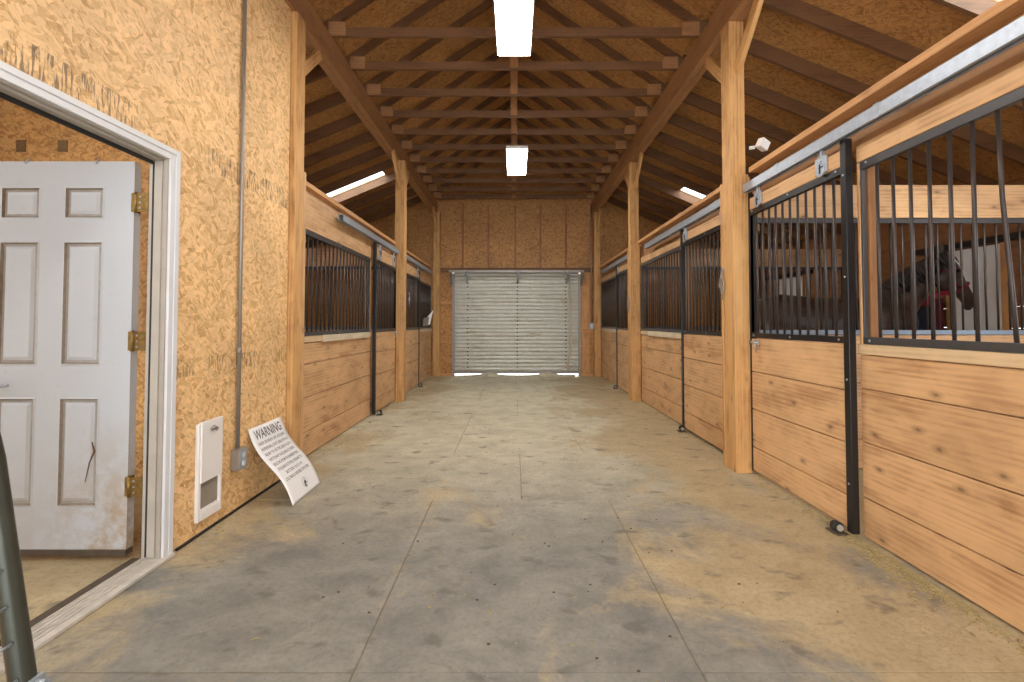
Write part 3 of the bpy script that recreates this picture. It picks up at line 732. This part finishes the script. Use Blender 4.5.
dt = bpy.data.objects.new('door_1', None); C.objects.link(dt); dt.location = (-1.995, 2.53, 0); LOC[dt.name] = dt.location.copy(); dt['kind'] = 'structure'; dt['label'] = 'white six panel door standing open into the side room'
DX1 = -2.013; DX0 = DX1 - .915; DY0, DY1 = 2.50, 2.545; DZ0, DZ1 = .055, 2.088
cols = [(DX1 - .155 - .216, DX1 - .155), (DX1 - .155 - .216 - .121 - .216, DX1 - .155 - .216 - .121)]
pz = [(1.778, 1.955), (1.005, 1.665), (.272, .842)]
bm = NB()
box(bm, DX0, DX1, DY0 + .008, DY1, DZ0, DZ1, grain=False)
xs = sorted([DX0, DX1] + [v for p in cols for v in p]); zs = sorted([DZ0, DZ1] + [v for p in pz for v in p])
for i in range(len(xs) - 1):
    for j in range(len(zs) - 1):
        if i % 2 == 1 and j % 2 == 1:
            # moulded raised field
            a, c, d, e2 = xs[i], xs[i + 1], zs[j], zs[j + 1]
            def fr(m0, y): return [bm.verts.new(p) for p in ((a + m0, y, d + m0), (c - m0, y, d + m0), (c - m0, y, e2 - m0), (a + m0, y, e2 - m0))]
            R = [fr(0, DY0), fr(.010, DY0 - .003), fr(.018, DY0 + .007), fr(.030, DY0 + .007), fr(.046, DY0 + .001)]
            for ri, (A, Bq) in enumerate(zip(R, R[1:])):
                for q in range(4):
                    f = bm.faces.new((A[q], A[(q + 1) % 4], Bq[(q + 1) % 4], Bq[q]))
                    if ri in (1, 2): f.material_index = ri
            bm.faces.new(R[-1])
        else: box(bm, xs[i], xs[i + 1], DY0, DY0 + .009, zs[j], zs[j + 1], grain=False)
bmesh.ops.remove_doubles(bm, verts=bm.verts[:], dist=1e-5)
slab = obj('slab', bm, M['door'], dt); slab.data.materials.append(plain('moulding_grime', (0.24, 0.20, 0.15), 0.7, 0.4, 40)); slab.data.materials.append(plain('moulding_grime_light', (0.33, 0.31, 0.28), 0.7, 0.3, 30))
bm = NB(); box(bm, DX0, DX1, DY0 - .004, DY1, .022, DZ0 - .001); obj('door_sweep', bm, M['mud'], dt, bevel=.002)
for zc in (1.868, 1.135, .378):
    bm = NB()
    box(bm, DX1 - .014, DX1 + .002, DY0 - .003, DY0 - .0005, zc - .05, zc + .05); box(bm, DX1 + .0005, DX1 + .003, DY0, DY1 - .005, zc - .05, zc + .05)
    cyl(bm, (DX1 + .010, DY0 - .004, zc), 2, .008, .11, 12)
    box(bm, DX1 + .010, -1.921, DY0 - .004, DY0 - .001, zc - .05, zc + .05); box(bm, -1.924, -1.9205, OY1 + .0, DY0, zc - .05, zc + .05)
    hg = obj('hinge', bm, M['brass'], dt)
    for q in (-.03, 0, .03):
        b2 = NB(); cyl(b2, (DX1 + .035, DY0 - .0055, zc + q), 1, .005, .003, 10); obj('screw', b2, M['galv'], hg)
for xx in (-2.60, -2.225):
    bm = NB(); tube(bm, [(xx, DY0 + .02, DZ1 - .001), (xx, DY0 + .02, DZ1 + .012), (xx + .012, DY0 + .01, DZ1 + .016), (xx + .016, DY0, DZ1 + .004), (xx + .006, DY0 - .004, DZ1 - .012)], .004, 6); obj('clip', bm, M['galv'], dt)
bm = NB(); cyl(bm, (DX0 + .07, DY0 - .006, .905), 1, .032, .012); tube(bm, [(DX0 + .07, DY0 - .01, .905), (DX0 + .07, DY0 - .05, .905), (DX0 + .09, DY0 - .06, .905), (DX0 + .25, DY0 - .06, .905), (DX0 + .335, DY0 - .058, .908)], [.012, .011, .011, .010, .008], 10); obj('lever_handle', bm, M['galv'], dt)
bm = NB(); tube(bm, [(-2.205, DY0 - .001, .61), (-2.19, DY0 - .001, .56), (-2.215, DY0 - .001, .50), (-2.235, DY0 - .001, .40)], [.002, .005, .003, .0015], 6); obj('rust_smear', bm, plain('rust', (0.16, 0.07, 0.03), 0.8), dt)

# stained square plates on the side room wall
for xx in (-3.91, -3.58):
    bm = NB(); box(bm, xx - .035, xx + .04, 3.722, 3.729, 2.585, 2.68); tag(obj('nail_plate', bm, M['plate_metal'], bevel=.002), 'dark square plate on the orange wall above the door, %s of two' % ('left' if xx < -3.8 else 'right'), 'plate')

# pet door
t = thing('pet_door', 'white plastic pet door with a grey flap set in the strand board wall', 'pet door', (-1.83, 2.85, .08))
P0, P1 = 2.745, 2.965
bm = NB(); box(bm, -1.829, -1.806, P0, P0 + .025, .085, .645); box(bm, -1.829, -1.806, P1 - .022, P1, .085, .645); box(bm, -1.829, -1.806, P0 + .025, P1 - .022, .085, .135)
box(bm, -1.829, -1.808, P0 + .025, P1 - .022, .145 - .01, .150)
obj('outer_frame', bm, M['plastic'], t, bevel=.004)
bm = NB(); box(bm, -1.820, -1.798, P0 + .015, P1 - .008, .305, .655); obj('cover_panel', bm, M['plastic'], t, bevel=.004)
obj('flap', B(-1.828, -1.818, P0 + .026, P1 - .023, .151, .304), M['flap'], t)
bm = NB(); tube(bm, [(-1.797, P0 + .09, .60), (-1.785, P0 + .105, .612), (-1.782, P0 + .125, .60), (-1.79, P0 + .135, .585)], [.009, .012, .010, .005], 8); obj('lock_knob', bm, M['conduit'], t)

# conduit on left wall
t = thing('conduit', 'grey electrical conduit running down the bright strand board wall to an outlet box', 'conduit', (-1.80, 3.14, .28))
bm = NB(); tube(bm, [(-1.812, 3.14, .41), (-1.812, 3.14, ZB0)], .0125, 10); tube(bm, [(-1.812, 3.14, 1.02), (-1.812, 3.14, 1.07)], .016, 10); obj('pipe', bm, M['conduit'], t)
bx = obj('outlet_box', B(-1.829, -1.775, 3.09, 3.185, .275, .41), M['conduit'], t, bevel=.003)
obj('cover_plate', B(-1.774, -1.771, 3.094, 3.181, .28, .405), M['galv'], t, bevel=.001)
for zz in (.315, .37):
    bm = NB(); cyl(bm, (-1.7695, 3.1375, zz), 0, .017, .003, 14); obj('socket', bm, M['white'], t)
# black strip standing in for the shaded gap at wall base
struct('gap_shade_left', B(-1.8285, -1.815, 2.60, 3.82, 0.0, .012), M['rubber'], 'black strip standing in for the shaded gap along the foot of the strand board wall')

# warning sign, bent sheet leaning against the wall
def sheet(u, v):
    """u 0..1 along aisle, v 0 (foot) .. 1 (top)"""
    y = 3.225 + .455 * u + .06 * v
    x = -1.485 - .342 * v
    z = .002 + .495 * v
    off = .022 * math.sin(2 * PI * v) * (1 - .15 * u)
    nx, nz = .82, .57
    return Vector((x + nx * off * 1.0, y, z + nz * off * .9 + (0.002 if v < .02 else 0)))
def snorm(u, v):
    a = sheet(u, v + .01) - sheet(u, v - .01); b_ = sheet(u + .01, v) - sheet(u - .01, v)
    n = a.cross(b_).normalized()
    return n if n.x > 0 else -n
t = thing('warning_sign', 'white WARNING notice sheet leaning against the strand board wall', 'sign', (-1.65, 3.45, 0))
bm = NB(); G = [[bm.verts.new(sheet(i / 12, j / 28)) for i in range(13)] for j in range(29)]
for j in range(28):
    for i in range(12):
        f = bm.faces.new((G[j][i], G[j][i + 1], G[j + 1][i + 1], G[j + 1][i])); f.smooth = True
o = obj('sheet', bm, M['paper'], t); md = o.modifiers.new('thick', 'SOLIDIFY'); md.thickness = .003; md.offset = 0
SWD, SHT = .455, .605
def sign_text(txt, uc, vc, size, width=None, part='lettering', bold=0.0):
    cu = bpy.data.curves.new('t', 'FONT'); cu.body = txt; cu.size = size; cu.align_x = 'CENTER'; cu.align_y = 'CENTER'; cu.offset = bold
    cu.resolution_u = 2
    to = bpy.data.objects.new('t', cu); C.objects.link(to)
    bpy.context.view_layer.update()
    me = bpy.data.meshes.new_from_object(to.evaluated_get(bpy.context.evaluated_depsgraph_get()))
    bpy.data.objects.remove(to)
    w0 = max(v.co.x for v in me.vertices) - min(v.co.x for v in me.vertices)
    k = (width / w0) if width else 1.0
    for v in me.vertices:
        u = uc + v.co.x * k / SWD; vv = vc + v.co.y / SHT
        v.co = sheet(u, vv) + snorm(u, vv) * .0026
    me.name = part
    return link(part, me, M['ink'], t)
sign_text('WARNING', .5, .895, .098, .36, 'heading', .001)
lines = ['UNDER COLORADO LAW, AN EQUINE', 'PROFESSIONAL IS NOT LIABLE FOR AN', 'INJURY TO OR THE DEATH OF A', 'PARTICIPANT IN EQUINE ACTIVITIES', 'RESULTING FROM THE INHERENT RISKS', 'OF EQUINE ACTIVITIES, PURSUANT TO', 'SECTION 13-21-119,', 'COLORADO REVISED STATUTES.']
for i, l in enumerate(lines):
    sign_text(l, .5, .79 - i * .073, .031, .25 if i == 6 else .36, 'text_line', .0004)
# small horse-head emblem
bm = NB()
prof = [(-.01, -.03), (.012, -.03), (.010, -.008), (.022, -.012), (.026, -.004), (.012, .014), (.006, .026), (.002, .016), (-.008, .006), (-.014, -.012)]
vs = [bm.verts.new(sheet(.54 + a / SWD, .135 + b_ / SHT) + snorm(.54, .135) * .003) for a, b_ in prof]; bm.faces.new(vs)
ring = []
for k in range(20):
    a = 2 * PI * k / 20
    ring.append([bm.verts.new(sheet(.55 + r * math.cos(a) / SWD, .135 + r * math.sin(a) / SHT) + snorm(.55, .135) * .003) for r in (.033, .036)])
for k in range(20):
    A, Bq = ring[k], ring[(k + 1) % 20]; bm.faces.new((A[0], A[1], Bq[1], Bq[0]))
obj('emblem', bm, M['ink'], t)

# ------------------------------------------------------------------ ceiling lights
for (x, y0, lab) in ((0.0, 3.24, 'bright fluorescent light panel nearer the viewpoint'), (0.045, 6.88, 'bright fluorescent light panel farther down the aisle'), (0.0, -.40, 'added fluorescent light panel above the viewpoint, unseen')):  # last panel is unseen, added behind the camera for more light
    y1 = y0 + 1.2; z = 3.765
    t = thing('ceiling_light', lab, 'ceiling light', (x, (y0 + y1) / 2, z), 'light panels hung below the trusses')
    bm = NB(); box(bm, x - .16, x + .16, y0, y1, z + .012, z + .06); box(bm, x - .16, x - .152, y0, y1, z, z + .012); box(bm, x + .152, x + .16, y0, y1, z, z + .012); obj('housing', bm, M['fixture'], t)
    obj('diffuser', B(x - .151, x + .151, y0 + .004, y1 - .004, z + .001, z + .0115), M['lamp'], t)
    for yy in (y0 + .1, y1 - .1):
        bm = NB(); tube(bm, [(x - .03, yy, z + .06), (x - .012, yy, z + .09), (x + .0, yy, z + .14), (x + .012, yy, z + .09), (x + .03, yy, z + .06)], .004, 6); tube(bm, [(x, yy, z + .12), (x, yy, 4.06)], .003, 6); obj('hanger_wire', bm, M['galv'], t)

# flood light / sensor on post
t = thing('flood_light', 'small white flood light fixed to the thick right post above the cap board', 'flood light', (2.0, 4.0, 2.7))
bm = NB(); tube(bm, [(1.99, 3.98, 2.71), (2.03, 3.96, 2.71)], .015, 10); obj('arm', bm, M['plastic'], t)
bm = NB(); v = box(bm, -.045, .045, -.03, .03, -.04, .04)
bmesh.ops.transform(bm, matrix=Matrix.Translation((2.085, 3.94, 2.725)) @ Matrix.Rotation(.4, 4, 'Y') @ Matrix.Rotation(.4, 4, 'Z'), verts=bm.verts[:]); hd = obj('lamp_head', bm, M['plastic'], t, bevel=.006)
bm = NB(); v = box(bm, -.038, .038, -.034, -.031, -.033, .033)
bmesh.ops.transform(bm, matrix=Matrix.Translation((2.085, 3.94, 2.725)) @ Matrix.Rotation(.4, 4, 'Y') @ Matrix.Rotation(.4, 4, 'Z'), verts=bm.verts[:]); obj('lens', bm, M['fixture'], hd)

# white feed scoop paper on far left stall front
t = thing('notice_card', 'crumpled white and grey card tucked in the far left stall grille', 'card', (-1.85, 10.2, 1.15))
bm = NB(); vs = [bm.verts.new(p) for p in ((-1.885, 9.9, 1.16), (-1.78, 10.05, 1.20), (-1.73, 10.15, 1.50), (-1.84, 10.0, 1.34))]; bm.faces.new(vs)
o = obj('card', bm, M['paper'], t); md = o.modifiers.new('t', 'SOLIDIFY'); md.thickness = .006
bm = NB(); vs = [bm.verts.new(p) for p in ((-1.885, 9.78, 1.17), (-1.80, 9.95, 1.17), (-1.79, 10.0, 1.36), (-1.875, 9.86, 1.33))]; bm.faces.new(vs)
o = obj('grey_sleeve', bm, M['conduit'], t); md = o.modifiers.new('t', 'SOLIDIFY'); md.thickness = .004

# ------------------------------------------------------------------ wire gate at lower left
t = thing('wire_gate', 'leaning green grey tube gate with silver horizontal wires at the lower left corner', 'gate', (-1.15, .6, 0))
def gx(z): return -1.096 - .176 * z
GY = 1.15
pts = [(gx(0.03), GY, 0.03), (gx(.4), GY, .4), (gx(.9), GY, .9), (gx(1.15), GY - .02, 1.15), (gx(1.24), GY - .09, 1.24), (gx(1.27), GY - .2, 1.27), (gx(1.27), -.6, 1.27)]
bm = NB(); tube(bm, pts, .025, 16); fr_ = obj('tube_frame', bm, M['greytube'], t)
bm = NB(); tube(bm, [(gx(.06), GY - .01, .06), (gx(.06), -.6, .06)], .02, 12); obj('bottom_tube', bm, M['greytube'], t)
bm = NB(); tube(bm, [(gx(.03), -.6, .03), (gx(1.27), -.6, 1.27)], .025, 12); obj('rear_tube', bm, M['greytube'], t)
for k in range(13):
    z = .235 + k * .083
    bm = NB(); tube(bm, [(gx(z) + .014, GY - .024, z), (gx(z) + .012, GY - .06, z), (gx(z) + .006, -.6, z)], .0034, 6); obj('wire', bm, M['galv'], t)
for y in (.75, .4, .05, -.3):
    bm = NB(); tube(bm, [(gx(.06), y, .06), (gx(1.27), y, 1.27)], .0028, 6); obj('stay_wire', bm, M['galv'], t)
bm = NB(); cyl(bm, (gx(.36) + .035, GY, .375), 0, .012, .03, 10); box(bm, gx(.36) + .02, gx(.36) + .03, GY - .03, GY + .02, .35, .39); obj('clamp', bm, M['galv'], t)

# ------------------------------------------------------------------ horse
HY = 5.25
def H(x, z, dy=0): return (x, HY + dy, z)
t = thing('horse', 'dark bay horse in a red halter standing side on behind the right stall bars', 'horse', (3.5, HY, 0))
bm = bmesh.new()
def chain(pts, ysc=1.0):
    for (p, r), (q, s_) in zip(pts, pts[1:]):
        p, q = Vector(p), Vector(q); n = max(2, int((q - p).length / (min(r, s_) * .35)))
        for i in range(n + 1):
            f = i / n; ball(bm, p.lerp(q, f), r + (s_ - r) * f, (1, ysc, 1))
chain([(H(2.72, 1.22), .27), (H(2.95, 1.25), .30), (H(3.4, 1.20), .31), (H(3.85, 1.20), .31), (H(4.15, 1.24), .27)], .88)   # trunk
chain([(H(3.95, 1.42), .15), (H(4.08, 1.50), .13)], .6)       # withers
chain([(H(4.15, 1.32), .24), (H(4.36, 1.55), .175), (H(4.55, 1.75), .14), (H(4.70, 1.88), .115)], .62)   # neck
chain([(H(4.71, 1.90), .11), (H(4.79, 1.81), .135), (H(4.89, 1.67), .105), (H(4.99, 1.54), .078), (H(5.03, 1.47), .074)], .70)  # head
chain([(H(4.73, 1.75), .125), (H(4.84, 1.61), .085)], .68)   # jaw
ball(bm, H(5.02, 1.40), .046, (1, .8, .8))
for s in (-1, 1):
    chain([(H(4.05, 1.1, s * .14), .15), (H(4.08, .82, s * .15), .085), (H(4.08, .52, s * .15), .052), (H(4.08, .47, s * .15), .056), (H(4.08, .40, s * .15), .04), (H(4.08, .16, s * .15), .036), (H(4.12, .09, s * .15), .042)])
    chain([(H(2.78, 1.1, s * .14), .20), (H(2.86, .86, s * .15), .125), (H(2.72, .62, s * .15), .075), (H(2.62, .54, s * .15), .058), (H(2.66, .40, s * .15), .042), (H(2.68, .16, s * .15), .038), (H(2.73, .09, s * .15), .043)])
    for hx in (4.13, 2.74): bmesh.ops.create_cone(bm, cap_ends=True, segments=14, radius1=.062, radius2=.048, depth=.08, matrix=Matrix.Translation(H(hx + .01, .042, s * .15)))
    chain([(H(4.69, 1.96, s * .06), .045), (H(4.68, 2.05, s * .075), .036), (H(4.70, 2.13, s * .07), .012)], .6)   # ears
o = obj('body', bm, M['horse'], t)
md = o.modifiers.new('remesh', 'REMESH'); md.mode = 'VOXEL'; md.voxel_size = .016; md.use_smooth_shade = True
md = o.modifiers.new('smooth', 'SMOOTH'); md.iterations = 8; md.factor = .5
bm = NB()
for i in range(34):
    f = i / 33; px = 4.08 + (4.72 - 4.08) * f; pzz = 1.63 + (2.0 - 1.63) * f ** .85
    for k in range(3):
        dy = -.02 - .03 * k + random.uniform(-.01, .01); L = random.uniform(.10, .17)
        tube(bm, [H(px, pzz + .02, 0), H(px - .02, pzz, dy * 1.3 - .02), H(px + random.uniform(.0, .05), pzz - L * .6, dy - .075), H(px + random.uniform(.02, .08), pzz - L, dy - .08)], [.012, .014, .010, .003], 5)
obj('mane', bm, M['mane'], t)
bm = NB()
for i in range(16):
    a = random.uniform(-.05, .05); b_ = random.uniform(-.04, .04)
    tube(bm, [H(2.48, 1.38, 0), H(2.40 + a * .3, 1.25, b_ * .6), H(2.38 + a, .9, b_), H(2.42 + a, .5, b_ * 1.2)], [.03, .03, .022, .006], 6)
obj('tail', bm, M['mane'], t)
def strap(pts, r, part='halter_strap', m='red'):
    bm = NB(); tube(bm, pts, r, 8); obj(part, bm, M[m], t)
def hoop(cx, cz, d, rz, ry, n=18):
    dx, dz = d; ux, uz = -dz, dx
    return [H(cx + ux * rz * math.cos(a), cz + uz * rz * math.cos(a), ry * math.sin(a)) for a in [2 * PI * k / n for k in range(n + 1)]]
strap(hoop(4.915, 1.62, (.55, -.83), .112, .082), .010)
strap(hoop(4.70, 1.80, (.25, -.96), .165, .100), .006)
for s in (-1, 1): strap([H(4.74, 1.70, s * .10), H(4.82, 1.65, s * .09), H(4.90, 1.60, s * .085)], .010)
strap([H(4.46, 1.50, -.15), H(4.58, 1.54, -.13), H(4.70, 1.56, -.10), H(4.80, 1.54, -.06)], .026)
for s in (-1, 1):
    bm = NB(); ball(bm, H(4.845, 1.80, s * .086), .020); obj('eye', bm, M['eye'], t)
    bm = NB(); ball(bm, H(5.075, 1.49, s * .045), .014, (1, .5, 1)); obj('nostril', bm, M['eye'], t)

# blanket on the wall behind the horse
t = thing('horse_blanket', 'navy and maroon horse blanket hanging on the side wall behind the horse', 'blanket', (RW - .1, 6.3, .7))
bm = NB(); prev = None
for i in range(21):
    y = 5.92 + .72 * i / 20; x = RW - .07 - .03 * math.sin(i * 1.35)
    cur = [bm.verts.new((x + .03 * (zz - 1.5) * math.sin(i * 2.1), y, zz + .015 * math.sin(i))) for zz in (.62, 1.0, 1.3, 1.52)]
    if prev:
        for a in range(3): f = bm.faces.new((prev[a], cur[a], cur[a + 1], prev[a + 1])); f.smooth = True
    prev = cur
o = obj('blanket_cloth', bm, M['navy'], t); md = o.modifiers.new('t', 'SOLIDIFY'); md.thickness = .015
for yy in (5.92, 6.62):
    bm = NB(); box(bm, RW - .13, RW - .085, yy - .05, yy + .05, .61, 1.53); obj('maroon_binding', bm, M['maroon'], t, bevel=.01)
bm = NB(); box(bm, RW - .14, RW - .085, 5.97, 6.57, 1.44, 1.55); obj('top_fold', bm, M['red'], t, bevel=.02)
bm = NB(); tube(bm, [(RW - .005, 6.0, 1.56), (RW - .09, 6.0, 1.565), (RW - .09, 6.55, 1.565), (RW - .005, 6.55, 1.56)], .012, 8); tag(obj('blanket_rail', bm, M['conduit']), 'metal rail on the side wall holding the horse blanket', 'rail')

# ------------------------------------------------------------------ straw and crumbs
bm = NB()
def bit(x, y, L, w_, a):
    dx, dy_ = math.cos(a) * L / 2, math.sin(a) * L / 2; nx, ny = -math.sin(a) * w_, math.cos(a) * w_
    z = .002
    vs = [bm.verts.new(p) for p in ((x - dx - nx, y - dy_ - ny, z), (x + dx - nx, y + dy_ - ny, z), (x + dx + nx, y + dy_ + ny, z), (x - dx + nx, y - dy_ + ny, z), (x, y, z + .005))]
    for q in ((0, 1, 4), (1, 2, 4), (2, 3, 4), (3, 0, 4)): bm.faces.new([vs[i] for i in q])
for i in range(1500):
    s = random.random()
    if s < .75: x, y = 1.98 - abs(random.gauss(0, .07)), random.uniform(1.2, 7.0) if random.random() < .4 else random.gauss(2.45, .35)
    elif s < .85: x, y = -1.80 + abs(random.gauss(0, .06)), random.uniform(2.7, 9)
    else: x, y = random.uniform(-1.7, 1.9), random.uniform(1.3, 9)
    if x > 1.97 or y < 1 or (x > 1.78 and (3.85 < y < 4.25 or 7.4 < y < 7.8)) or (x < -1.68 and (3.7 < y < 4.2 or 7.3 < y < 7.7)): continue
    bit(x, y, random.uniform(.006, .035), random.uniform(.001, .005), random.uniform(0, PI))
tag(obj('straw_litter', bm, M['straw']), 'thin scatter of straw and dry crumbs along the foot of the stalls', 'litter', kind='stuff')
bm = NB()
for i in range(70):
    x, y = random.uniform(-1.0, 1.6), random.gauss(2.7, .7)
    if y < 1.5: continue
    r = random.uniform(.002, .0055)
    ball(bm, (x, y, r * .3), r, (1.4, 1, .5))
tag(obj('manure_crumbs', bm, M['mud']), 'scattered small dark crumbs of dried mud on the mats', 'crumbs', kind='stuff')

# ------------------------------------------------------------------ light, world, camera
wd = bpy.data.worlds.new('World'); bpy.context.scene.world = wd; wd.use_nodes = True
bg = wd.node_tree.nodes['Background']; bg.inputs[0].default_value = (0.93, 0.97, 1.0, 1); bg.inputs[1].default_value = 7.5

cam = bpy.data.cameras.new('Camera'); co = bpy.data.objects.new('Camera', cam); C.objects.link(co)
sl = bpy.data.lights.new('Sun', 'SUN'); so = bpy.data.objects.new('Sun', sl); C.objects.link(so); sl.energy = 4.0; sl.angle = math.radians(1.5); sl.color = (1.0, 0.93, 0.82)
so.rotation_euler = Vector((0.05, .52, -.85)).to_track_quat('-Z', 'Y').to_euler(); so.location = (0, -6, 9)
co.location = (0, 0, 1.23); pitch_ = math.radians(1.65)
co.rotation_euler = (PI / 2 + pitch_, 0, 0)
F = 475.0
cam.sensor_width = 36; cam.lens = F / 1024 * 36
cam.shift_x = -2 / 1024; cam.shift_y = -(341 + F * math.tan(pitch_) - 323) / 1024
cam.clip_start = .05
sc = bpy.context.scene; sc.camera = co
sc.view_settings.view_transform = 'Standard'; sc.view_settings.look = 'None'
sc.view_settings.exposure = -0.08; sc.view_settings.gamma = 1.0; sc.view_settings.use_curve_mapping = False
